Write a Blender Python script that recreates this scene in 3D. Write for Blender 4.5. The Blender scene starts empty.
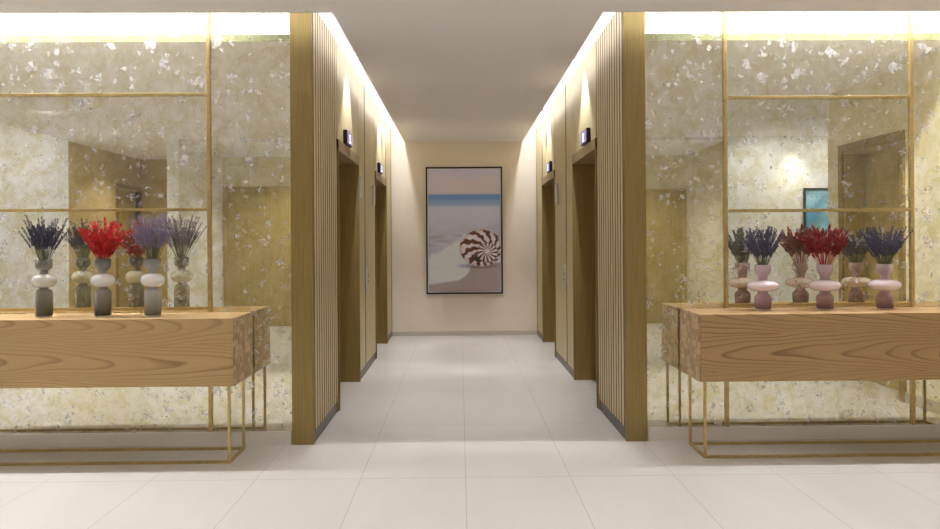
import bpy, bmesh, math, random
from mathutils import Vector, Matrix
random.seed(7)
C = bpy.context.scene
COL = C.collection

# ------------------------------------------------------------------ camera
F_PX, EYE, YAW, ROLL, SHIFT = 724.155, 1.3522, 0.014, 0.0065, -22.769
cam_d = bpy.data.cameras.new('camera'); cam = bpy.data.objects.new('camera', cam_d); COL.objects.link(cam)
cam_d.sensor_fit = 'HORIZONTAL'; cam_d.sensor_width = 36.0
cam_d.lens = F_PX * 36.0 / 940.0
cam_d.shift_y = SHIFT / 940.0
cam_d.clip_start = 0.05
_r = Vector((math.cos(YAW), -math.sin(YAW), 0)); _f = Vector((math.sin(YAW), math.cos(YAW), 0)); _d = Vector((0, 0, -1))
_r2 = _r * math.cos(ROLL) + _d * math.sin(ROLL); _d2 = _d * math.cos(ROLL) - _r * math.sin(ROLL)
_m = Matrix((_r2, -_d2, -_f)).transposed().to_4x4(); _m.translation = Vector((0, 0, EYE))
cam.matrix_world = _m
C.camera = cam

# ------------------------------------------------------------------ world / exposure
w = bpy.data.worlds.new('world'); C.world = w; w.use_nodes = True
w.node_tree.nodes['Background'].inputs[0].default_value = (0.9, 0.95, 1, 1)
w.node_tree.nodes['Background'].inputs[1].default_value = 0.05
C.view_settings.view_transform = 'Standard'; C.view_settings.look = 'None'
C.view_settings.gamma = 1.0; C.view_settings.use_curve_mapping = False
C.view_settings.exposure = 0.45
C.cycles.use_denoising = True
C.cycles.max_bounces = 10; C.cycles.diffuse_bounces = 6; C.cycles.glossy_bounces = 6
C.cycles.transparent_max_bounces = 12
C.cycles.caustics_reflective = True; C.cycles.blur_glossy = 0.5
C.cycles.sample_clamp_indirect = 4.0

# light levels (W / emission strength)
LED_DOWN = 230.0       # line profile looking down in the slots before the mirrors
LED_COVE = 5.0        # cove strips in the lobby slots
LED_COVE_C = 7.5      # cove strips in the corridor slots
FILL_LOBBY = 18.0  # fill lights added over the lobby and right wing
SPOT_SLOT = 85.0
FILL_BAY = 75.0  # fill lights added over the bay and left wing
SPOT_WALL = 30.0

# ------------------------------------------------------------------ key measures (metres)
YM = 4.88            # mirror plane
YF = 10.469          # far wall
H = 2.795            # ceiling
HT = 2.97            # top of wall panels / screens
HS = 3.12            # slot ceiling
XL, XR = -0.985, 1.112        # corridor wall planes
EL, ER = -0.788, 0.913        # corridor ceiling board edges
YE = 4.55            # lobby ceiling edge

# ------------------------------------------------------------------ material helpers
def lin(c):
    return tuple(((v / 255.0) / 12.92 if v / 255.0 <= 0.04045 else ((v / 255.0 + 0.055) / 1.055) ** 2.4) for v in c) + (1.0,)
def new_mat(name):
    m = bpy.data.materials.new(name); m.use_nodes = True
    nt = m.node_tree; b = nt.nodes['Principled BSDF']; return m, nt, b
def N(nt, t, **kw):
    n = nt.nodes.new(t)
    for k, v in kw.items(): setattr(n, k, v)
    return n
def ramp(nt, fac, stops):
    r = N(nt, 'ShaderNodeValToRGB')
    el = r.color_ramp.elements
    while len(el) < len(stops): el.new(0.5)
    for e, (p, c) in zip(el, stops): e.position = p; e.color = c
    nt.links.new(fac, r.inputs[0]); return r.outputs[0]
def coords(nt, scale=(1, 1, 1), loc=(0, 0, 0)):
    t = N(nt, 'ShaderNodeTexCoord'); mp = N(nt, 'ShaderNodeMapping')
    mp.inputs['Scale'].default_value = scale; mp.inputs['Location'].default_value = loc
    nt.links.new(t.outputs['Object'], mp.inputs[0]); return mp.outputs[0]
def noise(nt, vec, scale, detail=3, rough=0.5, dist=0.0):
    n = N(nt, 'ShaderNodeTexNoise'); n.inputs['Scale'].default_value = scale; n.inputs['Detail'].default_value = detail
    n.inputs['Roughness'].default_value = rough; n.inputs['Distortion'].default_value = dist
    nt.links.new(vec, n.inputs['Vector']); return n.outputs['Fac']
def mth(nt, op, a, b=None, c=None):
    n = N(nt, 'ShaderNodeMath', operation=op)
    for i, v in enumerate((a, b, c)):
        if v is None: continue
        if isinstance(v, (int, float)): n.inputs[i].default_value = v
        else: nt.links.new(v, n.inputs[i])
    return n.outputs[0]
def mixc(nt, f, a, b):
    n = N(nt, 'ShaderNodeMix', data_type='RGBA')
    for i, v in ((0, f), (6, a), (7, b)):
        if isinstance(v, (int, float)): n.inputs[i].default_value = v
        elif isinstance(v, tuple): n.inputs[i].default_value = v
        else: nt.links.new(v, n.inputs[i])
    return n.outputs[2]
def simple(name, c, rough=0.6, metal=0.0, var=0.04, scale=6.0, spec=0.5, coat=0.0):
    m, nt, b = new_mat(name)
    v = noise(nt, coords(nt), scale, 4)
    d = tuple(max(0, x - var * 255) for x in c)
    nt.links.new(ramp(nt, v, [(0.3, lin(d)), (0.7, lin(c))]), b.inputs['Base Color'])
    b.inputs['Roughness'].default_value = rough; b.inputs['Metallic'].default_value = metal
    b.inputs['Specular IOR Level'].default_value = spec; b.inputs['Coat Weight'].default_value = coat
    return m
def emit(name, c, s):
    m, nt, b = new_mat(name)
    b.inputs['Base Color'].default_value = lin(c); b.inputs['Emission Color'].default_value = lin(c)
    b.inputs['Emission Strength'].default_value = s; return m
def brushed(name, c1, c2, rough=0.35, axis=(60, 60, 1.2), metal=1.0):
    m, nt, b = new_mat(name)
    v = noise(nt, coords(nt, axis), 3.0, 4, 0.6)
    nt.links.new(ramp(nt, v, [(0.3, lin(c1)), (0.7, lin(c2))]), b.inputs['Base Color'])
    b.inputs['Metallic'].default_value = metal
    nt.links.new(mth(nt, 'MULTIPLY_ADD', v, 0.2, rough - 0.1), b.inputs['Roughness'])
    return m

# floor: pale stone tiles 0.6 x 1.2
def floor_mat():
    m, nt, b = new_mat('pale_stone_tiles')
    t = N(nt, 'ShaderNodeTexCoord'); s = N(nt, 'ShaderNodeSeparateXYZ'); nt.links.new(t.outputs['Object'], s.inputs[0])
    def joint(o, off, size, wd):
        v = mth(nt, 'DIVIDE', mth(nt, 'SUBTRACT', o, off), size)
        f = mth(nt, 'FRACT', v); d = mth(nt, 'MINIMUM', f, mth(nt, 'SUBTRACT', 1.0, f))
        return mth(nt, 'LESS_THAN', d, wd / size), mth(nt, 'FLOOR', v)
    jx, ix = joint(s.outputs[0], 0.0246, 0.6, 0.0016); jy, iy = joint(s.outputs[1], 4.1545, 1.2, 0.0024)
    j = mth(nt, 'MAXIMUM', jx, jy)
    cv = N(nt, 'ShaderNodeCombineXYZ'); nt.links.new(ix, cv.inputs[0]); nt.links.new(iy, cv.inputs[1])
    wn = N(nt, 'ShaderNodeTexWhiteNoise'); nt.links.new(cv.outputs[0], wn.inputs[0])
    n1 = noise(nt, coords(nt, (1.2, .4, 1)), 1.6, 5, 0.6, 0.4)
    base = ramp(nt, n1, [(0.3, lin((206, 202, 198))), (0.7, lin((216, 213, 209)))])
    base = mixc(nt, mth(nt, 'MULTIPLY', wn.outputs[0], 0.25), base, lin((205, 200, 195)))
    base = mixc(nt, j, base, lin((168, 163, 158)))
    nt.links.new(base, b.inputs['Base Color'])
    nt.links.new(mth(nt, 'MULTIPLY_ADD', n1, 0.12, 0.30), b.inputs['Roughness'])
    b.inputs['Specular IOR Level'].default_value = 0.45
    return m
# antique mirror
def mirror_mat(name, seed=0.0):
    m, nt, b = new_mat(name)
    out = nt.nodes['Material Output']
    co = coords(nt, loc=(seed, 0, seed))
    co2 = coords(nt, (1.0, 1, .35), loc=(seed, 0, 0))
    big = noise(nt, co2, 1.6, 5, 0.65, 0.5)
    fine = noise(nt, co, 38, 4, 0.7)
    tint = ramp(nt, big, [(0.3, lin((226, 221, 196))), (0.5, lin((240, 239, 224))), (0.7, lin((246, 248, 246)))])
    mot = noise(nt, co, 9, 6, 0.75, 0.6)
    tint = mixc(nt, ramp(nt, mot, [(0.38, (.8, .8, .8, 1)), (0.56, (0, 0, 0, 1))]), tint, lin((214, 205, 158)))
    gl = N(nt, 'ShaderNodeBsdfGlossy'); gl.inputs['Roughness'].default_value = 0.012
    nt.links.new(tint, gl.inputs['Color'])
    hz = N(nt, 'ShaderNodeBsdfDiffuse')
    nt.links.new(ramp(nt, fine, [(0.35, lin((206, 204, 182))), (0.65, lin((240, 240, 232)))]), hz.inputs['Color'])
    mx = N(nt, 'ShaderNodeMixShader')
    nt.links.new(mth(nt, 'MULTIPLY_ADD', fine, 0.20, 0.02), mx.inputs[0])
    nt.links.new(gl.outputs[0], mx.inputs[1]); nt.links.new(hz.outputs[0], mx.inputs[2])
    # oxidised flakes: silver-white patches with dark broken rims
    fl = N(nt, 'ShaderNodeBsdfGlossy'); fl.inputs['Roughness'].default_value = 0.5; nt.links.new(mixc(nt, mth(nt, 'GREATER_THAN', fine, 0.5), lin((222, 224, 236)), lin((246, 247, 252))), fl.inputs[0])
    dk = N(nt, 'ShaderNodeBsdfDiffuse'); dk.inputs[0].default_value = lin((44, 42, 36))
    cr = noise(nt, co, 75, 3, 0.6)
    cur = mx.outputs[0]
    for sc, amp, pw, thr, rmax, off in ((9.0, .13, 1.4, .42, .36, 0.0), (20.0, .07, 1.2, .52, .40, 3.7)):
        wob = N(nt, 'ShaderNodeTexNoise'); wob.inputs['Scale'].default_value = sc * 3.2; wob.inputs['Detail'].default_value = 4
        nt.links.new(co, wob.inputs['Vector'])
        va = N(nt, 'ShaderNodeVectorMath', operation='MULTIPLY_ADD'); nt.links.new(wob.outputs['Color'], va.inputs[0])
        va.inputs[1].default_value = (amp, amp, amp * 1.3); nt.links.new(co, va.inputs[2])
        vb = N(nt, 'ShaderNodeVectorMath', operation='ADD'); nt.links.new(va.outputs[0], vb.inputs[0]); vb.inputs[1].default_value = (off, off, off)
        vo = N(nt, 'ShaderNodeTexVoronoi'); vo.inputs['Scale'].default_value = sc; nt.links.new(vb.outputs[0], vo.inputs['Vector'])
        sep = N(nt, 'ShaderNodeSeparateColor'); nt.links.new(vo.outputs['Color'], sep.inputs[0])
        keep = mth(nt, 'GREATER_THAN', sep.outputs[0], thr)
        rad = mth(nt, 'MULTIPLY', mth(nt, 'POWER', sep.outputs[0], pw), rmax)
        d = mth(nt, 'SUBTRACT', rad, vo.outputs['Distance'])
        patch = mth(nt, 'MULTIPLY', mth(nt, 'GREATER_THAN', d, 0.0), keep)
        patch = mth(nt, 'MULTIPLY', patch, mth(nt, 'MULTIPLY_ADD', fine, 0.9, -0.08))
        rim = mth(nt, 'MULTIPLY', mth(nt, 'LESS_THAN', mth(nt, 'ABSOLUTE', mth(nt, 'ADD', d, -0.015)), 0.022), keep)
        rim = mth(nt, 'MULTIPLY', rim, mth(nt, 'GREATER_THAN', cr, 0.60))
        m2 = N(nt, 'ShaderNodeMixShader'); nt.links.new(patch, m2.inputs[0])
        nt.links.new(cur, m2.inputs[1]); nt.links.new(fl.outputs[0], m2.inputs[2])
        m3 = N(nt, 'ShaderNodeMixShader'); nt.links.new(mth(nt, 'MULTIPLY', rim, 0.8), m3.inputs[0])
        nt.links.new(m2.outputs[0], m3.inputs[1]); nt.links.new(dk.outputs[0], m3.inputs[2]); cur = m3.outputs[0]
    nt.links.new(m3.outputs[0], out.inputs['Surface'])
    return m
# oak with long cathedral grain
def oak_mat(name, c_lt, c_dk, x0, z0):
    m, nt, b = new_mat(name)
    t = N(nt, 'ShaderNodeTexCoord'); s = N(nt, 'ShaderNodeSeparateXYZ'); nt.links.new(t.outputs['Object'], s.inputs[0])
    nz = noise(nt, coords(nt, (.5, 1, 3.2), (x0, 0, z0)), 1.2, 2, 0.4)
    fi = noise(nt, coords(nt, (4, 60, 60)), 4, 3, 0.6)
    br = noise(nt, coords(nt, (.5, 1, 7), (3 + x0, 0, 0)), 1.3, 3)
    lo = noise(nt, coords(nt, (.45, .3, .3), (x0 * 2, 1, 0)), 1.6, 2)
    zz = mth(nt, 'PINGPONG', mth(nt, 'SUBTRACT', mth(nt, 'ADD', mth(nt, 'MULTIPLY_ADD', lo, 0.16, s.outputs[2]), mth(nt, 'MULTIPLY', s.outputs[1], 0.6)), z0), 0.115)
    xx = mth(nt, 'MULTIPLY', mth(nt, 'SUBTRACT', s.outputs[0], x0), 0.042)
    r = mth(nt, 'SQRT', mth(nt, 'ADD', mth(nt, 'MULTIPLY', zz, zz), mth(nt, 'MULTIPLY', xx, xx)))
    r = mth(nt, 'ADD', r, mth(nt, 'MULTIPLY', nz, 0.085))
    f = mth(nt, 'FRACT', mth(nt, 'MULTIPLY', r, 92))
    g = ramp(nt, f, [(0.0, (0, 0, 0, 1)), (0.66, (.10, .10, .10, 1)), (0.9, (1, 1, 1, 1)), (1.0, (0, 0, 0, 1))])
    g = mth(nt, 'MULTIPLY', g, mth(nt, 'MULTIPLY_ADD', br, 1.5, -0.2))
    g = mth(nt, 'MAXIMUM', g, 0.0)
    base = mixc(nt, br, lin(tuple(v * 0.93 for v in c_lt)), lin(c_lt))
    base = mixc(nt, mth(nt, 'MULTIPLY', fi, 0.38), base, lin(c_dk))
    base = mixc(nt, mth(nt, 'MULTIPLY', g, 0.95), base, lin(c_dk))
    nt.links.new(base, b.inputs['Base Color']); b.inputs['Roughness'].default_value = 0.5
    return m
def endgrain_mat():
    m, nt, b = new_mat('end_grain_blocks')
    co = coords(nt, (1, 1, 1))
    br = N(nt, 'ShaderNodeTexVoronoi'); br.inputs['Scale'].default_value = 26; br.inputs['Randomness'].default_value = 0.35
    nt.links.new(co, br.inputs['Vector'])
    ed = N(nt, 'ShaderNodeTexVoronoi', feature='DISTANCE_TO_EDGE'); ed.inputs['Scale'].default_value = 26; ed.inputs['Randomness'].default_value = 0.35
    nt.links.new(co, ed.inputs['Vector'])
    sp = N(nt, 'ShaderNodeSeparateColor'); nt.links.new(br.outputs['Color'], sp.inputs[0])
    base = mixc(nt, sp.outputs[0], lin((148, 120, 90)), lin((198, 172, 134)))
    rg = mth(nt, 'FRACT', mth(nt, 'MULTIPLY', br.outputs['Distance'], 9))
    base = mixc(nt, mth(nt, 'MULTIPLY', rg, 0.28), base, lin((128, 102, 76)))
    base = mixc(nt, mth(nt, 'LESS_THAN', ed.outputs['Distance'], 0.035), base, lin((140, 114, 84)))
    nt.links.new(base, b.inputs['Base Color']); b.inputs['Roughness'].default_value = 0.6
    return m
def glass_mat(name, c_top, c_bot, z0, z1, trans=0.6, rib=0):
    m, nt, b = new_mat(name)
    t = N(nt, 'ShaderNodeTexCoord'); s = N(nt, 'ShaderNodeSeparateXYZ'); nt.links.new(t.outputs['Object'], s.inputs[0])
    g = mth(nt, 'DIVIDE', mth(nt, 'SUBTRACT', s.outputs[2], z0), z1 - z0)
    base = ramp(nt, g, [(0.0, lin(c_bot)), (1.0, lin(c_top))])
    nt.links.new(base, b.inputs['Base Color'])
    b.inputs['Roughness'].default_value = 0.06; b.inputs['Coat Weight'].default_value = 0.8; b.inputs['Coat Roughness'].default_value = 0.03
    b.inputs['Transmission Weight'].default_value = trans; b.inputs['IOR'].default_value = 1.3
    return m

M = dict(
    floor=floor_mat(), mirror_l=mirror_mat('antique_mirror_left', 0.0), mirror_r=mirror_mat('antique_mirror_right', 5.3),
    ceiling=simple('ceiling_paint', (238, 232, 230), 0.9, var=0.006),
    white=simple('white_plaster', (240, 240, 242), 0.8, var=0.006),
    plaster=simple('cream_plaster', (232, 220, 207), 0.85, var=0.015, scale=3),
    wallcover=simple('lobby_wallcovering', (236, 228, 206), 0.7, var=0.03, scale=2),
    tan=simple('tan_timber_wall', (190, 166, 116), 0.5, var=0.05, scale=3),
    door_wood=brushed('tan_door_veneer', (164, 142, 88), (188, 166, 108), 0.5, (30, 30, .8), 0.0),
    base=simple('pale_skirting', (196, 188, 176), 0.6, var=0.01),
    plinth=simple('grey_stone_plinth', (238, 235, 232), 0.4, var=0.01),
    brass=brushed('brushed_brass', (140, 120, 76), (164, 144, 96), 0.42, metal=0.8),
    brass_rail=brushed('satin_brass_tube', (176, 154, 104), (200, 178, 128), 0.35, (8, 8, 8), 0.8),
    bronze=brushed('bronze_cladding', (144, 120, 76), (168, 144, 94), 0.45, metal=0.6),
    lintel=brushed('dark_bronze_lintel', (150, 130, 100), (172, 150, 118), 0.45, (1, 1, 60), 0.6),
    panel=brushed('pale_gold_wall_panel', (202, 188, 144), (222, 208, 168), 0.42, (26, 26, .7), 0.35),
    slat=brushed('champagne_slat', (214, 196, 160), (230, 214, 182), 0.45, (30, 30, 1), 0.15),
    gap=simple('dark_bronze_backing', (74, 58, 34), 0.5, var=0.02),
    toe=brushed('dark_metal_toe_kick', (70, 64, 56), (92, 86, 78), 0.3, (1, 1, 30)),
    steel=brushed('satin_steel', (206, 204, 206), (232, 230, 230), 0.45, (1, 1, 30)),
    black=simple('black_plastic', (22, 20, 26), 0.35, var=0.01),
    oak_l=oak_mat('oak_left', (214, 182, 130), (128, 92, 50), -2.75, 0.56),
    oak_r=oak_mat('oak_right', (204, 168, 120), (104, 72, 40), 3.1, 0.64),
    endg=endgrain_mat(),
    stem_g=simple('dry_green_stem', (104, 108, 78), 0.8), stem_r=simple('dyed_red_stem', (170, 24, 24), 0.7),
    lav=simple('dark_lavender_buds', (74, 70, 96), 0.9, var=0.12, scale=60),
    lav_p=simple('pale_lavender_buds', (150, 138, 166), 0.9, var=0.14, scale=60),
    lav_r=simple('grey_lavender_buds', (92, 88, 114), 0.9, var=0.12, scale=60),
    red=simple('scarlet_dried_leaf', (206, 16, 20), 0.7, var=0.25, scale=40),
    crimson=simple('crimson_seed_head', (126, 12, 22), 0.7, var=0.14, scale=50),
    display=emit('lilac_display', (146, 134, 186), 0.4), digit=emit('lit_digit', (255, 255, 255), 1.3),
    edge=simple('olive_slot_edge', (84, 86, 50), 0.7, var=0.01),
    led=emit('led_line', (249, 249, 250), LED_DOWN), led_c=emit('led_cove', (249, 249, 250), LED_COVE),
    led_k=emit('led_cove_corridor', (244, 244, 252), LED_COVE_C),
)

# ------------------------------------------------------------------ mesh helpers
def obj(name, bm, mat, parent=None, smooth=False):
    me = bpy.data.meshes.new(name); bmesh.ops.recalc_face_normals(bm, faces=bm.faces[:]); bm.to_mesh(me); bm.free()
    if mat: me.materials.append(mat)
    if smooth:
        for p in me.polygons: p.use_smooth = True
    o = bpy.data.objects.new(name, me); COL.objects.link(o)
    if parent: o.parent = parent
    return o
def box(bm, x0, x1, y0, y1, z0, z1, bev=0.0):
    g = bmesh.ops.create_cube(bm, size=1.0); vs = g['verts']
    for v in vs:
        v.co = Vector(((x0 + x1) / 2 + v.co.x * (x1 - x0), (y0 + y1) / 2 + v.co.y * (y1 - y0), (z0 + z1) / 2 + v.co.z * (z1 - z0)))
    if bev:
        es = set(e for v in vs for e in v.link_edges)
        bmesh.ops.bevel(bm, geom=list(es), offset=bev, segments=2, affect='EDGES', profile=0.5)
def boxes(name, lst, mat, parent=None, bev=0.0):
    bm = bmesh.new()
    for b in lst: box(bm, *b, bev=bev)
    return obj(name, bm, mat, parent)
def lathe(bm, prof, seg=32, cx=0, cy=0, cap0=True, cap1=True, ribs=0):
    rings = []
    for r, z in prof:
        rings.append([bm.verts.new((cx + r * math.cos(2 * math.pi * i / seg), cy + r * math.sin(2 * math.pi * i / seg), z)) for i in range(seg)])
    for a, b in zip(rings, rings[1:]):
        for i in range(seg): bm.faces.new((a[i], a[(i + 1) % seg], b[(i + 1) % seg], b[i]))
    if cap0: bm.faces.new(rings[0][::-1])
    if cap1: bm.faces.new(rings[-1])
def empty(name, loc=(0, 0, 0)):
    o = bpy.data.objects.new(name, None); COL.objects.link(o); o.location = loc; o.empty_display_size = 0.1; return o
def tag(o, label, cat, group=None):
    o['label'] = label; o['category'] = cat
    if group: o['group'] = group
    return o
def struct(o, label=None):
    o['kind'] = 'structure'
    if label: o['label'] = label
    return o
def area_free_spot(name, loc, energy, size_deg, blend, radius, target=None, color=(0.965, 0.975, 0.98), parent=None):
    l = bpy.data.lights.new(name, 'SPOT'); l.energy = energy; l.spot_size = math.radians(size_deg); l.spot_blend = blend
    l.shadow_soft_size = radius; l.color = color
    o = bpy.data.objects.new(name, l); COL.objects.link(o); o.location = loc
    if target is not None:
        o.rotation_euler = (Vector(target) - Vector(loc)).to_track_quat('-Z', 'Y').to_euler()
    if parent: o.parent = parent
    return o

# ------------------------------------------------------------------ structure
struct(boxes('floor', [(-5.6, 6.2, -2.9, YF + .1, -0.1, 0)], M['floor']), 'pale stone tiled floor with thin grey joints')
# ceiling boards, slot ceiling, and unseen upstands added to contain the led light
cl = boxes('ceiling', [(-5.56, 6.1, -2.8, YE, H, H + .05), (EL, ER, YE, YF, H, H + .05)], M['ceiling'])
struct(cl, 'flat matt ceiling with lit slots along the walls')
boxes('slot_ceiling_and_baffles', [(-5.56, EL - .3, YE - .32, YE - .28, H + .05, HS), (ER + .3, 6.1, YE - .32, YE - .28, H + .05, HS),
                      (EL + .28, EL + .32, YE - .3, YF, H + .05, HS), (ER - .32, ER - .28, YE - .3, YF, H + .05, HS),
                      (EL - .3, EL + .3, YE - .32, YE - .28, H + .05, HS), (ER - .3, ER + .3, YE - .32, YE - .28, H + .05, HS),
                      (-5.56, 6.1, -2.8, YF + .1, HS, HS + .05)], M['white'], cl)
boxes('bay_ceiling', [(-3.84, 3.744, -2.05, -0.3, H - .045, H - .001)], M['white'], cl)

boxes('slot_edge_trim', [(-5.45, EL - .01, YE + .0005, YE + .004, H, H + .052), (ER + .01, 3.67, YE + .0005, YE + .004, H, H + .052)], M['edge'], cl)
# far wall with skirting
fw = struct(boxes('wall_far', [(-2.0, 2.2, YF, YF + .1, 0, HS)], M['plaster']), 'cream plaster end wall of the lift corridor')
struct(boxes('baseboard_far', [(XL - .02, XR + .02, YF - .014, YF - .0005, 0, .062)], M['base'], None, .003))

P1, P2, OH = (5.86, 7.03), (8.45, 9.68), 2.097
def corridor_wall(name, X, s, label):
    # s=-1: left wall, body on the -x side; s=+1: right wall
    def bx(d0, d1, y0, y1, z0, z1):
        a, b = X + s * d0, X + s * d1
        return (min(a, b), max(a, b), y0, y1, z0, z1)
    wall = struct(boxes(name, [bx(.34, .6, YM + .03, YF, 0, HT), bx(.05, .34, YM + .03, P1[0] - .02, 0, HT),
                               bx(.02, .34, P1[1] + .02, P2[0] - .02, 0, HT), bx(.02, .34, P2[1] + .02, YF, 0, HT),
                               bx(.02, .34, P1[0] - .02, P1[1] + .02, 2.19, HT), bx(.02, .34, P2[0] - .02, P2[1] + .02, 2.19, HT)], M['gap']), label)
    boxes('upper_band', [bx(.0, .6, YM + .03, YF, HT + .002, HS - .001)], M['white'], wall)
    e = .003
    for y0, y1, z0, z1 in ((P1[0], 7.05 - e, 2.187, HT), (7.055, 7.52, .078, HT), (7.55, 8.43, .078, HT), (8.45, 9.665, 2.187, HT), (9.72, 10.39, .078, HT)):
        boxes('panel', [bx(0, .0195, y0 + e, y1 - e, z0, z1)], M['panel'], wall, .002)
    for y0, y1 in ((7.523, 7.548), (9.668, 9.718), (10.395, 10.44)):
        boxes('trim_strip', [bx(-.004, .0195, y0, y1, .02 if y0 > 9 else .078, HT + .01)], M['brass'], wall)
    for y0, y1 in ((7.05, 8.43), (9.72, YF)):
        boxes('toe_kick', [bx(-.0, .0195, y0, y1, .0, .07)], M['toe'], wall)
    return bx
bxl = corridor_wall('wall_left', XL, -1, 'left corridor wall of pale gold panels with brass strips')
bxr = corridor_wall('wall_right', XR, 1, 'right corridor wall of pale gold panels with brass strips')

def lift_portal(name, bx, P, label):
    y0, y1 = P; t = .018
    r = struct(empty(name), label)
    boxes('jamb', [bx(-.012, .33, y0 - t, y0, 0, 2.185)], M['bronze'], r, .001)
    boxes('jamb', [bx(-.012, .33, y1, y1 + t, 0, 2.185)], M['bronze'], r, .001)
    boxes('lintel', [bx(-.014, .33, y0 - t, y1 + t, OH, 2.186)], M['lintel'], r, .001)
    ym = (y0 + y1) / 2
    for a, b in ((y0, ym - .003), (ym + .003, y1)):
        boxes('door_leaf', [bx(.27, .30, a, b, 0.008, OH - .002)], M['bronze'], r, .002)
    return r
lift_portal('door_1', bxl, P1, 'near bronze lift doorway on the left side')
lift_portal('door_2', bxl, P2, 'far bronze lift doorway on the left side')
lift_portal('door_3', bxr, P1, 'near bronze lift doorway on the right side')
lift_portal('door_4', bxr, P2, 'far bronze lift doorway on the right side')

# lobby walls
struct(boxes('wall_front_left', [(-5.56, XL - .03, YM + .012, YM + .028, 0, HS)], M['wallcover']))
struct(boxes('wall_front_right', [(XR + .03, 6.1, YM + .012, YM + .028, 0, HS)], M['wallcover']))
struct(boxes('trim_1', [(-5.46, -1.14, YM - .012, YM + .011, 0, .088)], M['plinth'], None, .001), 'low pale grey plinth under the left mirror')
struct(boxes('trim_2', [(1.262, 3.68, YM - .012, YM + .011, 0, .088)], M['plinth'], None, .001), 'low pale grey plinth under the right mirror')
wl = struct(boxes('wall_lobby_left', [(-5.56, -5.46, -.43, YM, 0, HS)], M['white']))
wl2 = struct(boxes('wall_wing_left', [(-5.56, -5.46, -1.88, -.431, 0, HS), (-5.56, -5.46, -2.78, -2.7, 0, HS), (-5.56, -5.46, -2.7, -1.88, 2.25, HS), (-5.6, -5.56, -2.7, -1.88, 0, 2.25)], M['tan']))
struct(boxes('wall_wing_back', [(-5.56, -3.98, -2.80, -2.70, 0, HS)], M['tan']))
struct(boxes('wall_pier_left', [(-4.0, -3.84, -2.7, -.2, 0, H)], M['white']))
struct(boxes('wall_bay_back', [(-3.84, 3.85, -2.15, -2.05, 0, H)], M['wallcover']))
struct(boxes('wall_bay_right', [(3.85, 3.95, -2.15, -.4, 0, H)], M['wallcover']))
struct(boxes('wall_back_right', [(3.745, 6.1, -.4, -.3, 0, H)], M['white']))
struct(boxes('wall_lobby_right', [(6.0, 6.1, -.3, YM, 0, HS)], M['wallcover']))
sw = struct(boxes('wall_side_right', [(3.68, 4.0, 3.77, YM, 0, H), (3.68, 4.0, 2.58, 2.87, 0, H), (3.68, 4.0, 2.87, 3.77, 2.19, H), (3.93, 4.0, 2.87, 3.77, 0, 2.19)], M['wallcover']))
boxes('slot_filler', [(3.68, 4.0, YE - .28, YM, H, HS - .001)], M['white'], sw)
struct(boxes('baseboard_side', [(3.665, 3.6795, 3.79, YM - .02, 0, .09), (3.665, 3.6795, 2.58, 2.85, 0, .09)], M['base']))
def flat_door(name, x0, x1, top, label):
    r = struct(empty(name), label)
    y = -2.05
    boxes('frame', [(x0 - .07, x0, y + .0005, y + .03, 0, top + .07), (x1, x1 + .07, y + .0005, y + .03, 0, top + .07), (x0, x1, y + .0005, y + .03, top, top + .07)], M['tan'], r, .003)
    boxes('door_leaf', [(x0 + .002, x1 - .002, y + .0005, y + .02, .006, top - .002)], M['door_wood'], r)
    return r
flat_door('door_5', -3.76, -2.3, 2.2, 'tan timber door on the wall facing the left mirror')
flat_door('door_6', 2.25, 3.64, 2.12, 'tan timber door on the wall facing the right mirror')
def side_portal(name, xf, s, y0, y1, top, w_, label):
    r = struct(empty(name), label)
    xa, xb = sorted((xf + s * .0, xf - s * .02)); ra, rb = sorted((xf + s * .0, xf + s * .2))
    boxes('frame', [(xa, xb, y0 - w_, y0, 0, top + w_), (xa, xb, y1, y1 + w_, 0, top + w_), (xa, xb, y0, y1, top, top + w_)], M['bronze'], r, .002)
    boxes('reveal', [(ra, rb, y0 + .0005, y0 + .014, 0, top - .0005), (ra, rb, y1 - .014, y1 - .0005, 0, top - .0005), (ra, rb, y0 + .014, y1 - .014, top - .014, top - .0005)], M['door_wood'], r)
    da, db = sorted((xf + s * .21, xf + s * .24))
    boxes('door_leaf', [(da, db, y0 + .001, (y0 + y1) / 2 - .002, .005, top - .001), (da, db, (y0 + y1) / 2 + .002, y1 - .001, .005, top - .001)], M['door_wood'], r)
    return r
side_portal('door_7', 3.68, 1, 2.88, 3.76, 2.18, .075, 'bronze framed lift doorway beside the right mirror')
bm = bmesh.new(); box(bm, -5.559, -5.54, -2.699, -1.881, .005, 2.249)
r = struct(empty('door_8'), 'tan doorway in the left wing'); obj('door_leaf', bm, M['door_wood'], r)
boxes('frame', [(-5.46, -5.44, -2.77, -2.7, 0, 2.32), (-5.46, -5.44, -1.88, -1.81, 0, 2.32), (-5.46, -5.44, -2.7, -1.88, 2.25, 2.32)], M['bronze'], r)

# ------------------------------------------------------------------ mirrors
ml = tag(boxes('antique_mirror', [(-5.45, -1.135, YM, YM + .011, .09, HS - .01)], M['mirror_l']), 'large antique speckled mirror behind the left console', 'mirror')
mr = tag(boxes('antique_mirror', [(1.257, 3.675, YM, YM + .011, .09, HS - .01)], M['mirror_r']), 'large antique speckled mirror behind the right console', 'mirror')
def mirror_frame(vs, hs, x0, x1, label):
    r = empty('brass_glazing_grid', ((x0 + x1) / 2, YM - .008, .09))
    ox, oz = (x0 + x1) / 2, .09; oy = YM - .008
    for x, z0, z1 in vs:
        boxes('upright', [(x - .012 - ox, x + .012 - ox, -.008, .0075, z0 - oz, z1 - oz)], M['brass_rail'], r, .002)
    for z in hs:
        boxes('crossbar', [(x0 - ox, x1 - ox, -.006, .0075, z - .0105 - oz, z + .0105 - oz)], M['brass_rail'], r, .002)
    return tag(r, label, 'glazing grid')
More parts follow.
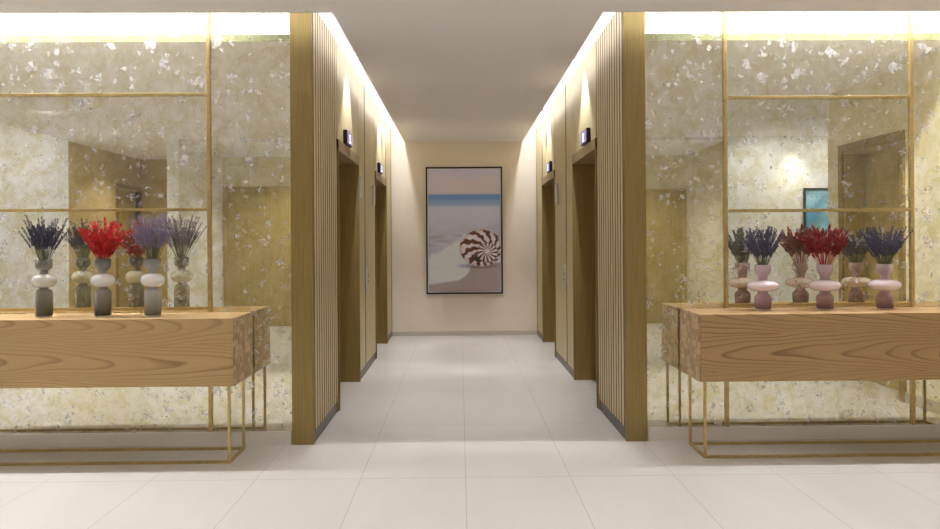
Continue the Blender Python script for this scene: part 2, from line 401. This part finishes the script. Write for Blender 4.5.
mirror_frame([(-1.677, .091, HT)], [2.35, 1.58, .917], -5.4, -1.689, 'brass grid bars fixed over the left antique mirror')
mirror_frame([(1.80, .091, HT), (3.07, .091, HT)], [2.315, 1.55, .912], 1.812, 3.058, 'brass grid frame fixed over the right antique mirror')

# ------------------------------------------------------------------ pillars and slatted screens
def pillar(x0, x1, label):
    r = empty('brass_pillar', ((x0 + x1) / 2, YM + .0, 0)); hw = (x1 - x0) / 2
    boxes('front_plate', [(-hw, hw, -.02, -.008, .0, HT)], M['brass'], r, .002)
    boxes('core', [(-hw + .003, hw - .003, -.008, .028 if False else -.0005, .0, HT - .002)], M['gap'], r)
    boxes('side_plate', [(-hw, -hw + .003, -.0078, .0105, .0, HT), (hw - .003, hw, -.0078, .0105, .0, HT)], M['brass'], r)
    return tag(r, label, 'pillar')
pillar(-1.13, XL + .0, 'tall brushed brass pillar at the left corner of the corridor')
pillar(XR, 1.256, 'tall brushed brass pillar at the right corner of the corridor')
def screen(X, s, label):
    r = empty('slatted_screen', (X, (YM + P1[0]) / 2, 0)); oy = (YM + P1[0]) / 2
    n = 11; y0, y1 = YM + .03, P1[0] - .03; pitch = (y1 - y0) / n
    for i in range(n):
        a = y0 + i * pitch + .018
        x = sorted((-s * .0, s * .049))
        sl = boxes('slat', [(x[0], x[1], a - oy, a + pitch * .66 - oy, .085, HT)], M['slat'], r, .0015)
        sl.data.materials.append(M['bronze'])
        for p in sl.data.polygons:
            if abs(p.normal.y) > .7: p.material_index = 1
    x = sorted((s * .004, s * .049))
    boxes('plinth', [(x[0], x[1], y0 + .0 - oy, y1 - .05 - oy, .0, .08)], M['toe'], r)
    x = sorted((-s * .004, s * .049))
    boxes('end_block', [(x[0], x[1], y1 - .048 - oy, y1 + .008 - oy, 0, .13)], M['brass'], r, .002)
    return tag(r, label, 'slatted screen')
screen(XL, -1, 'vertical champagne slatted screen behind the left brass pillar')
screen(XR, 1, 'vertical champagne slatted screen behind the right brass pillar')

# ------------------------------------------------------------------ lift indicators and call plates
def indicator(X, s, yc, label):
    r = empty('floor_indicator', (X, yc, 2.25)); g = -s
    def q(d0, d1): return tuple(sorted((g * d0, g * d1)))
    a = q(.0005, .034); boxes('housing', [(a[0], a[1], -.15, .15, -.058, .062)], M['black'], r, .004)
    a = q(.0345, .037); boxes('screen', [(a[0], a[1], -.138, .138, -.046, .050)], M['display'], r)
    a = q(.0375, .039)
    bm = bmesh.new(); box(bm, a[0], a[1], -.014, .014, -.034, .036); box(bm, a[0], a[1], -.026, .026, -.034, -.026)
    k = -.026 if s < 0 else .014
    box(bm, a[0], a[1], -.026 if s > 0 else -.026, -.014, .018, .027)
    obj('digit', bm, M['digit'], r)
    a = q(.0005, .02); boxes('bracket', [(a[0], a[1], .02, .05, -.062, -.059)], M['steel'], r)
    return tag(r, label, 'floor indicator', None)
indicator(XL, -1, 6.31, 'lit number 1 display above the near left lift doorway')
indicator(XL, -1, 8.86, 'lit number 1 display above the far left lift doorway')
indicator(XR, 1, 6.26, 'lit number 1 display above the near right lift doorway')
indicator(XR, 1, 8.80, 'lit number 1 display above the far right lift doorway')
def plate(kind, X, s, yc, z0, z1, wd, label, cat):
    r = empty(kind, (X, yc, z0)); g = -s
    def q(d0, d1): return tuple(sorted((g * d0, g * d1)))
    a = q(.0052, .026); boxes('face_plate', [(a[0], a[1], -wd / 2, wd / 2, 0, z1 - z0)], M['steel'], r, .002)
    a = q(.0265, .029)
    if kind == 'lift_call_point':
        for z in (.10, .16): boxes('button', [(a[0], a[1], -.014, .014, z, z + .028)], M['black'], r, .001)
    else:
        for z in (.03, .12): boxes('lamp_lens', [(a[0], a[1], -wd / 4, wd / 4, z, z + .06)], M['steel'], r, .001)
    return tag(r, label, cat)
plate('call_lantern', XL, -1, 7.12, 1.785, 2.0, .06, 'narrow steel lantern plate right of the near left lift doorway', 'lift lantern')
plate('call_lantern', XL, -1, 8.20, 1.775, 2.0, .10, 'narrow steel lantern plate before the far left lift doorway', 'lift lantern')
plate('call_lantern', XR, 1, 8.20, 1.775, 2.0, .10, 'narrow steel lantern plate before the far right lift doorway', 'lift lantern')
plate('lift_call_point', XL, -1, 7.555, .836, 1.106, .06, 'steel call button plate between the two left lifts', 'call panel')
plate('lift_call_point', XR, 1, 7.555, .836, 1.106, .06, 'steel call button plate between the two right lifts', 'call panel')

# ------------------------------------------------------------------ beach picture
def sm(a, b, x):
    t = max(0, min(1, (x - a) / (b - a))); return t * t * (3 - 2 * t)
def mixl(a, b, t): return tuple(x + (y - x) * t for x, y in zip(a, b))
def vn(x, y, s):
    return (math.sin(x * 7.1 * s + 1.3 * math.sin(y * 5.3 * s)) * math.sin(y * 9.7 * s + 1.7 * math.sin(x * 4.1 * s)))
def art_col(u, v):
    c = mixl((216, 208, 214), (226, 208, 204), max(0, min(1, sm(0, .12, v) + .3 * vn(u, v * 2, 1.0))))
    c = mixl(c, (118, 154, 200), sm(.195, .215, v))
    c = mixl(c, (160, 182, 208), sm(.235, .27, v) * .8)
    c = mixl(c, (216, 214, 222), sm(.275, .32, v))
    c = mixl(c, (204, 198, 202), sm(.36, .5, v) * (.6 + .4 * vn(u, v * 4, 1.2)))
    c = mixl(c, (152, 142, 150), .45 * sm(.47, .54, v) * (1 - sm(.64, .7, v)) * max(0, vn(u + .2 * v, v * 7, 1.5)) * (1 - .6 * u))
    edge = .66 + .06 * math.sin(u * 5 + 2.4) + .008 * math.sin(u * 37 + 3 * math.sin(v * 30)) - .10 * sm(.3, .6, u)
    rb = .66 - (v - .76) * 1.5 + .02 * math.sin(v * 46) if v > .76 else 9
    foam = sm(edge - .01, edge + .03, v) * (1 - sm(-.02, .02, u - rb))
    if v > .90: foam *= 1 - sm(.93, .95, v + .08 * u)
    c = mixl(c, (188, 170, 158), sm(.66, .76, v) * (1 - foam))
    g = vn(u * 9, v * 14, 2.3)
    c = mixl(c, (150, 132, 120), .25 * sm(.7, .8, v) * (1 - foam) * max(0, g))
    c = mixl(c, (242, 243, 252), foam * (.9 + .1 * vn(u * 4, v * 6, 2)))
    # the shell
    W, Hh = 1.08, 1.8
    x, y = (u - .735) * W, (v - .645) * Hh
    rr = math.hypot(x / .33, y / .275)
    sh = math.hypot((u - .70) * W / .36, (v - .79) * Hh / .05)
    if rr > 1: c = mixl(c, (104, 88, 82), .5 * (1 - sm(.4, 1.1, sh)))
    if rr < 1:
        x2, y2 = x - .09, y - .05
        th = math.atan2(y2, x2); r2 = math.hypot(x2, y2 * 1.1) + 1e-4
        inner = r2 < .155 + .02 * math.sin(th)
        if inner: ph = th * 13.0 + 3.0 * math.log(r2)
        else: ph = th * 12.0 + 26.0 * r2 + .9 * vn(x * 5, y * 5, 1)
        st = sm(.0, .3, math.sin(ph)) * sm(.025, .05, r2)
        cc = mixl((246, 234, 226), (104, 46, 32), st)
        cc = mixl(cc, (134, 104, 92), .5 * (1 - sm(.0, .018, abs(r2 - .155 - .02 * math.sin(th)))))
        cc = mixl(cc, (150, 122, 112), .35 * sm(.8, 1.0, rr))
        if math.hypot((x + .03) / .10, (y - .13) / .075) < 1 and not inner: cc = mixl((120, 88, 62), (60, 42, 34), sm(.08, .18, y))
        c = mixl(cc, c, sm(.97, 1.0, rr))
    return c
AX0, AX1, AZ0, AZ1 = -.486, .617, .600, 2.432
ar = empty('framed_picture', ((AX0 + AX1) / 2, YF, (AZ0)))
hw, hh = (AX1 - AX0) / 2, AZ1 - AZ0
boxes('frame', [(-hw, -hw + .022, -.035, -.001, 0, hh), (hw - .022, hw, -.035, -.001, 0, hh), (-hw + .022, hw - .022, -.035, -.001, 0, .022), (-hw + .022, hw - .022, -.035, -.001, hh - .022, hh)], M['black'], ar, .002)
boxes('mount', [(-hw + .022, hw - .022, -.018, -.002, .022, hh - .022)], M['white'], ar)
def canvas(name, x0, x1, z0, z1, y, nx, nz, fn, parent, mat):
    bm = bmesh.new(); L = bm.loops.layers.float_color.new('paint'); g = []
    for j in range(nz + 1):
        g.append([bm.verts.new((x0 + (x1 - x0) * i / nx, y, z0 + (z1 - z0) * j / nz)) for i in range(nx + 1)])
    cols = [[lin(fn(i / nx, 1 - j / nz)) for i in range(nx + 1)] for j in range(nz + 1)]
    for j in range(nz):
        for i in range(nx):
            f = bm.faces.new((g[j][i], g[j][i + 1], g[j + 1][i + 1], g[j + 1][i]))
            for l, (a, b_) in zip(f.loops, ((j, i), (j, i + 1), (j + 1, i + 1), (j + 1, i))): l[L] = cols[a][b_]
    me = bpy.data.meshes.new(name); bm.to_mesh(me); bm.free(); me.materials.append(mat)
    o = bpy.data.objects.new(name, me); COL.objects.link(o); o.parent = parent; return o
pm, nt, b = new_mat('printed_picture'); at = N(nt, 'ShaderNodeAttribute'); at.attribute_name = 'paint'
nt.links.new(at.outputs['Color'], b.inputs['Base Color']); b.inputs['Roughness'].default_value = 0.35
canvas('print', -hw + .032, hw - .032, .032, hh - .032, -.0195, 130, 216, lambda u, v: tuple(min(255, a * k) for a, k in zip(art_col(u, v), (.99, 1.02, 1.13))), ar, pm)
tag(ar, 'tall black framed beach picture with a striped nautilus shell on the end wall', 'picture')
# blue picture on the wall opposite the right mirror
ar2 = empty('framed_picture', (5.2, -.3, 1.2))
boxes('frame', [(-.4, -.375, .001, .035, 0, .87), (.375, .4, .001, .035, 0, .87), (-.375, .375, .001, .035, 0, .025), (-.375, .375, .001, .035, .845, .87)], M['black'], ar2)
boxes('backing', [(-.375, .375, .001, .014, .025, .845)], M['white'], ar2)
def art2(u, v):
    c = mixl((90, 168, 222), (168, 216, 240), max(0, min(1, .5 + .6 * vn(u, v, .9))))
    return mixl(c, (60, 140, 205), sm(.6, .9, v) * .7)
canvas('print', -.37, .37, .03, .84, .0155, 24, 26, art2, ar2, pm)
tag(ar2, 'blue sky picture in a black frame seen through the right mirror', 'picture')

# ------------------------------------------------------------------ console tables
def console(xa, xb, s, oak, label):
    # s=+1: visible end is at +x (left console); s=-1: visible end is at -x
    yc = YM - .012 - .2085; r = empty('console_table', ((xa + xb) / 2, yc, 0)); ox = (xa + xb) / 2
    y0, y1, z0, z1 = -.2025, .1985, .475, .893
    a, b_ = xa - ox, xb - ox
    ea, eb = (a, b_ - .007) if s > 0 else (a + .007, b_)
    o = boxes('body', [(ea, eb, y0, y1, z0, z1)], oak, r, .003)
    if s > 0: boxes('end_panel', [(b_ - .0068, b_, y0, y1, z0, z1)], M['endg'], r, .002)
    else: boxes('end_panel', [(a, a + .0068, y0, y1, z0, z1)], M['endg'], r, .002)
    t = .017; yf, yb = y0 + .008, y1 - .10
    la, lb = a + .028, b_ - .028
    for x in (la, lb - t):
        for y in (yf, yb): boxes('leg', [(x, x + t, y, y + t, t + .001, z0 - .0005)], M['brass_rail'], r, .001)
    for y in (yf, yb): boxes('base_rail', [(la, lb, y, y + t, 0, t)], M['brass_rail'], r, .001)
    for x in (la, lb - t): boxes('base_rail', [(x, x + t, yf + t + .001, yb - .001, 0, t)], M['brass_rail'], r, .001)
    return tag(r, label, 'console table')
console(-3.42, -1.388, 1, M['oak_l'], 'oak block console on thin brass legs before the left mirror')
console(1.478, 3.45, -1, M['oak_r'], 'oak block console on thin brass legs before the right mirror')

# ------------------------------------------------------------------ vases
TOPZ = .893
def arc(r0, z0, r1, z1, n=6, k=1.0):
    return [(r0 + (r1 - r0) * i / n, z0 + (z1 - z0) * i / n) for i in range(n + 1)]
def bulb_prof(rn, rb, zc, hb, n=16):
    o = []
    for i in range(n + 1):
        t = -1 + 2 * i / n
        o.append((rn + (rb - rn) * math.sqrt(max(0, 1 - abs(t) ** 1.9)), zc + hb * t))
    return o
def rnd(r0, z0, r1, z1, n=8, up=True):   # quarter-round shoulder
    o = []
    for i in range(n + 1):
        a = math.pi / 2 * i / n
        o.append((r1 + (r0 - r1) * math.cos(a), z0 + (z1 - z0) * math.sin(a)) if up else (r0 + (r1 - r0) * math.sin(a), z1 - (z1 - z0) * math.cos(a)))
    return o
def vase_left(x, y, cols, label):
    r = empty('glass_vase', (x, y, TOPZ))
    base = glass_mat('smoked_glass_base', cols[0], cols[1], .01, .16, .2)
    cup = glass_mat('smoked_glass_cup', cols[2], cols[0], .28, .365, .35)
    op = simple('white_opal_glass', cols[3], .15, var=.05, scale=14, coat=.6)
    bm = bmesh.new(); lathe(bm, [(.044, 0.0008), (.047, .003), (.047, .007)], cap0=True, cap1=True); obj('foot', bm, M['white'], r, True)
    bm = bmesh.new(); lathe(bm, [(.048, .0075), (.051, .012), (.052, .07), (.052, .146)] + rnd(.052, .146, .026, .176)[1:] + [(.025, .186)]); obj('base_cylinder', bm, base, r, True)
    bm = bmesh.new(); lathe(bm, bulb_prof(.024, .073, .229, .044)); obj('bulb', bm, op, r, True)
    bm = bmesh.new(); lathe(bm, [(.026, .2705), (.024, .282), (.026, .292)] + [(.034, .299), (.044, .306), (.0495, .316), (.050, .340), (.050, .365), (.046, .365), (.045, .325), (.036, .312), (.015, .307)], cap1=True); obj('cup', bm, cup, r, True)
    return tag(r, label, 'vase', None)
def vase_right(x, y, cols, label):
    r = empty('glass_vase', (x, y, TOPZ))
    base = glass_mat('mauve_glass_base', cols[0], cols[1], .01, .12, .2)
    cup = glass_mat('mauve_glass_cup', cols[2], cols[0], .20, .30, .25)
    op = simple('pink_opal_glass', cols[3], .15, var=.04, scale=14, coat=.6)
    bm = bmesh.new(); lathe(bm, [(.044, 0.0008), (.048, .003), (.048, .007)]); obj('foot', bm, M['white'], r, True)
    bm = bmesh.new(); prof = [(.048, .0075), (.051, .012), (.053, .05), (.054, .072), (.052, .088), (.042, .099), (.033, .106), (.030, .116), (.034, .125)]
    lathe(bm, prof); obj('base_cylinder', bm, base, r, True)
    bm = bmesh.new(); lathe(bm, bulb_prof(.031, .099, .159, .037)); obj('bulb', bm, op, r, True)
    bm = bmesh.new(); lathe(bm, [(.033, .1935), (.028, .205), (.029, .217), (.035, .232), (.046, .246), (.050, .262), (.050, .296), (.046, .296), (.045, .262), (.034, .246), (.012, .242)], cap1=True); obj('cup', bm, cup, r, True)
    return tag(r, label, 'vase', None)

YL, YR = YM - .24, YM - .17
vl = [(-2.645, ((148, 150, 136), (74, 74, 60), (138, 140, 124), (222, 222, 214)), 'smoky olive glass vase with white bulb, leftmost on the left console'),
      (-2.273, ((164, 160, 156), (58, 56, 52), (120, 122, 116), (240, 238, 236)), 'smoky grey glass vase with white bulb holding the scarlet bunch'),
      (-1.957, ((200, 202, 196), (112, 110, 102), (128, 132, 122), (236, 236, 232)), 'pale grey glass vase with white bulb nearest the left console end')]
for x, c, l in vl: vase_left(x, YL, c, l)
vr = [(1.98, 'pink mauve glass vase holding lavender nearest the right console end'), (2.388, 'pink mauve glass vase holding the crimson bunch'),
      (2.784, 'pink mauve glass vase with lavender, rightmost on the right console')]
for x, l in vr: vase_right(x, YR, ((204, 172, 184), (128, 90, 100), (224, 200, 208), (248, 230, 236)), l)

# ------------------------------------------------------------------ dried flowers
def tube(bm, pts, rad, seg=4):
    prev = None
    for k, p in enumerate(pts):
        ring = [bm.verts.new((p[0] + rad * math.cos(2 * math.pi * i / seg), p[1] + rad * math.sin(2 * math.pi * i / seg), p[2])) for i in range(seg)]
        if prev:
            for i in range(seg): bm.faces.new((prev[i], prev[(i + 1) % seg], ring[(i + 1) % seg], ring[i]))
        prev = ring
def blob(bm, c, ax, ln, rd, seg=5):
    # pointed ellipsoid from c along ax
    ax = Vector(ax).normalized(); q = ax.to_track_quat('Z', 'Y'); c = Vector(c)
    rings = []
    for t, rr in ((0, .25), (.3, .95), (.65, .8), (1, .12)):
        rings.append([bm.verts.new(c + q @ Vector((rd * rr * math.cos(2 * math.pi * i / seg), rd * rr * math.sin(2 * math.pi * i / seg), ln * t))) for i in range(seg)])
    for a, b_ in zip(rings, rings[1:]):
        for i in range(seg): bm.faces.new((a[i], a[(i + 1) % seg], b_[(i + 1) % seg], b_[i]))
    bm.faces.new(rings[0][::-1]); bm.faces.new(rings[-1])
def leaf(bm, c, ax, ln, wd):
    ax = Vector(ax).normalized(); q = ax.to_track_quat('Z', 'Y'); c = Vector(c)
    pts = [(0, 0, 0), (wd * .5, .002, ln * .4), (0, .004, ln), (-wd * .5, .002, ln * .4)]
    top = [bm.verts.new(c + q @ Vector((x, y + .0008, z))) for x, y, z in pts]; bot = [bm.verts.new(c + q @ Vector((x, y - .0008, z))) for x, y, z in pts]
    bm.faces.new(top); bm.faces.new(bot[::-1])
    for i in range(4): bm.faces.new((top[i], bot[i], bot[(i + 1) % 4], top[(i + 1) % 4]))
def bend(L, b, n=7): return [(b * (i / n) ** 2, 0, L * i / n) for i in range(n + 1)]
def variants(kind, L, mats, nv=5):
    out = []
    for k in range(nv):
        ln = L * random.uniform(.70, 1.08); b = random.uniform(.0, .05); pts = bend(ln, b)
        bm = bmesh.new(); tube(bm, pts, .0013)
        s = obj('stem', bm, mats[0]); COL.objects.unlink(s)
        bm = bmesh.new()
        def at(t): return Vector((b * t * t, 0, ln * t))
        if kind == 'lav':
            t = .55
            while t < 1.0:
                for j in range(3):
                    a = random.uniform(0, 6.28); blob(bm, at(t) + Vector((math.cos(a) * .0012, math.sin(a) * .0012, 0)), (math.cos(a) * .7, math.sin(a) * .7, 1), random.uniform(.009, .013), .0036 * (1.15 - t * .35), 4)
                t += .034
        elif kind == 'red':
            t = .36
            while t < 1.02:
                for j in range(2):
                    a = random.uniform(0, 6.28); leaf(bm, at(min(t, 1)), (math.cos(a) * .75, math.sin(a) * .75, 1), random.uniform(.028, .045), .012)
                t += .055
        else:
            blob(bm, at(.88), (b, 0, ln), .046, .0095, 6)
            for j in range(7):
                t = random.uniform(.50, .85); a = random.uniform(0, 6.28)
                blob(bm, at(t), (math.cos(a) * .8, math.sin(a) * .8, 1), random.uniform(.026, .040), .0072, 5)
        h = obj('flower_head', bm, mats[1]); COL.objects.unlink(h)
        out.append((s, h))
    return out
def bunch(name, x, y, z, n, maxt, var, label, cat, squash=.62, r0=.017):
    root = empty(name, (x, y, z))
    for i in range(n):
        s0, h0 = random.choice(var)
        f = math.sqrt((i + .5) / n); az = i * 2.39996 + random.uniform(-.3, .3)
        tilt = maxt * f * random.uniform(.75, 1.22)
        s = s0.copy(); COL.objects.link(s); s.parent = root
        s.name = 'stem'
        s.location = (math.cos(az) * r0 * f, math.sin(az) * r0 * f, .002)
        s.rotation_euler = Matrix.Rotation(az, 4, 'Z').to_3x3().to_4x4().to_euler()
        m_ = Matrix.Rotation(az, 4, 'Z') @ Matrix.Rotation(tilt * (math.cos(az) ** 2 + squash * math.sin(az) ** 2), 4, 'Y') @ Matrix.Rotation(random.uniform(-.25, .25), 4, 'Z')
        s.rotation_euler = m_.to_euler()
        sc = random.uniform(.9, 1.06); s.scale = (sc, sc, sc)
        h = h0.copy(); COL.objects.link(h); h.parent = s; h.name = 'flower_head'
    return tag(root, label, cat)
ZL, ZR = TOPZ + .309, TOPZ + .243
v1 = variants('lav', .315, (M['stem_g'], M['lav'])); v2 = variants('lav', .315, (M['stem_g'], M['lav_p']))
v3 = variants('red', .275, (M['stem_r'], M['red'])); v4 = variants('lav', .29, (M['stem_g'], M['lav_r'])); v5 = variants('head', .31, (M['stem_r'], M['crimson']))
bunch('lavender_bunch', -2.645, YL, ZL, 66, .33, v1, 'dark purple dried lavender in the leftmost vase', 'dried flowers')
bunch('red_flower_bunch', -2.273, YL, ZL, 44, .36, v3, 'scarlet dried foliage in the middle vase on the left console', 'dried flowers')
bunch('lavender_bunch', -1.957, YL, ZL, 70, .32, v2, 'pale lilac dried lavender nearest the left console end', 'dried flowers')
bunch('lavender_bunch', 1.98, YR, ZR, 70, .28, v4, 'dense grey violet lavender nearest the right console end', 'dried flowers')
bunch('red_flower_bunch', 2.388, YR, ZR, 54, .46, v5, 'crimson dried seed heads in the middle vase on the right console', 'dried flowers')
bunch('lavender_bunch', 2.784, YR, ZR, 74, .37, v4, 'spreading violet dried lavender in the rightmost vase', 'dried flowers')

# ------------------------------------------------------------------ lamps in the ceiling slots, plus ceiling downlights mostly added as fill
def led(x0, x1, y0, y1, z0, z1, mat, label, group):
    bm = bmesh.new(); box(bm, x0, x1, y0, y1, z0, z1); o = obj('led_strip', bm, mat); return tag(o, label, 'led strip', group)
led(-5.3, -1.58, 4.795, 4.825, HS - .03, HS - .001, M['led'], 'led line in the slot above the left console', None)
led(1.66, 3.62, 4.795, 4.825, HS - .03, HS - .001, M['led'], 'led line in the slot above the right console', None)
led(-5.3, -1.2, YE - .06, YE - .03, H + .0505, H + .075, M['led_c'], 'cove led strip on the ceiling edge, left lobby side', None)
led(1.3, 3.62, YE - .06, YE - .03, H + .0505, H + .075, M['led_c'], 'cove led strip on the ceiling edge, right lobby side', None)
led(EL + .03, EL + .06, YE - .1, YF - .1, H + .0505, H + .075, M['led_k'], 'cove led strip along the left corridor slot', None)
led(ER - .06, ER - .03, YE - .1, YF - .1, H + .0505, H + .075, M['led_k'], 'cove led strip along the right corridor slot', None)
def slot_spot(x, y, z, e, ang, tgt, label):
    r = empty('slot_spotlight', (x, y, z))
    bm = bmesh.new(); lathe(bm, [(.016, .03), (.020, .036), (.022, .07), (.022, HS - z - .001)], 16); obj('housing', bm, M['white'], r, True)
    area_free_spot('lamp', (0, 0, .02), e, ang, .5 if y < 9.5 else 1.0, .012 if y < 9.5 else .06, (tgt[0] - x + 0, tgt[1] - y, tgt[2] - z), parent=r)
    return tag(r, label, 'spotlight')
for X, s, nm in ((XL, -1, 'left'), (XR, 1, 'right')):
    for y, pos in ((6.38, 'near'), (8.95, 'far')):
        slot_spot(X - s * .085, y, 2.93, SPOT_SLOT, 75, (X - s * .12, y, 0), 'small white spotlight in the %s slot above the %s lift' % (nm, pos))
for x, nm in ((XL + .17, 'left'), (XR - .17, 'right')):
    slot_spot(x, 9.45, 2.93, 32, 150, (.06 + (x - .06) * .25, YF, 1.0), 'small white spotlight at the far end of the %s slot' % nm)
def downlight(x, y, z, e, ang, label, group=None, blend=.8, tgt=None):
    r = empty('downlight', (x, y, z))
    bm = bmesh.new(); lathe(bm, [(.045, -.001), (.055, -.004), (.055, -.0005)], 24, cap0=False, cap1=False); obj('rim', bm, M['white'], r, True)
    area_free_spot('lamp', (0, 0, -.012), e, ang, blend, .04, (tgt[0] - x, tgt[1] - y, tgt[2] - z) if tgt else (0, 0, -2), parent=r)
    return tag(r, label, 'downlight', group)
cn = ('first', 'second', 'third', 'fourth', 'fifth')
for i, x in enumerate((-3.9, -2.4, -.8, .9, 2.4)):
    for y, nm in ((.4, 'behind the camera side'), (2.3, 'nearer the mirrors')):
        downlight(x, y, H, FILL_LOBBY, 76, 'added white lobby fill downlight, %s from the left in the row %s' % (cn[i], nm), 'lobby fill lights')  # added fill so the lobby reads bright in the mirrors
for i, x in enumerate((-2.6, 0, 2.6)): downlight(x, -1.2, H - .045, FILL_BAY, 130, 'added white fill downlight, %s from the left in the bay ceiling' % cn[i], 'bay fill lights')  # added to light the bay behind the camera
downlight(-4.7, -1.4, H, FILL_BAY, 130, 'added round white fill downlight in the left wing ceiling')  # added fill for the left wing
downlight(4.15, .5, H, 26, 150, 'added fill downlight at the left of the right wing', None, .8, (4.4, -.3, 1.2))  # this and the next are added to brighten the white back wall
downlight(5.3, .5, H, 26, 150, 'added fill downlight at the right of the right wing', None, .8, (5.0, -.3, 1.2))
downlight(-4.3, .3, H, 25, 150, 'added fill downlight washing the white left wall, far one', None, .8, (-5.46, .2, 1.2))  # this and the next are added to lift the white left wall
downlight(-4.3, 1.8, H, 25, 150, 'added fill downlight washing the white left wall, near one', None, .8, (-5.46, 1.6, 1.2))
downlight(4.66, -.1, H, SPOT_WALL, 90, 'downlight washing the pale wall beside the blue picture')
downlight(4.9, 1.8, H, FILL_LOBBY, 130, 'added fill downlight in the right wing ceiling')  # extra fill added for the right wing
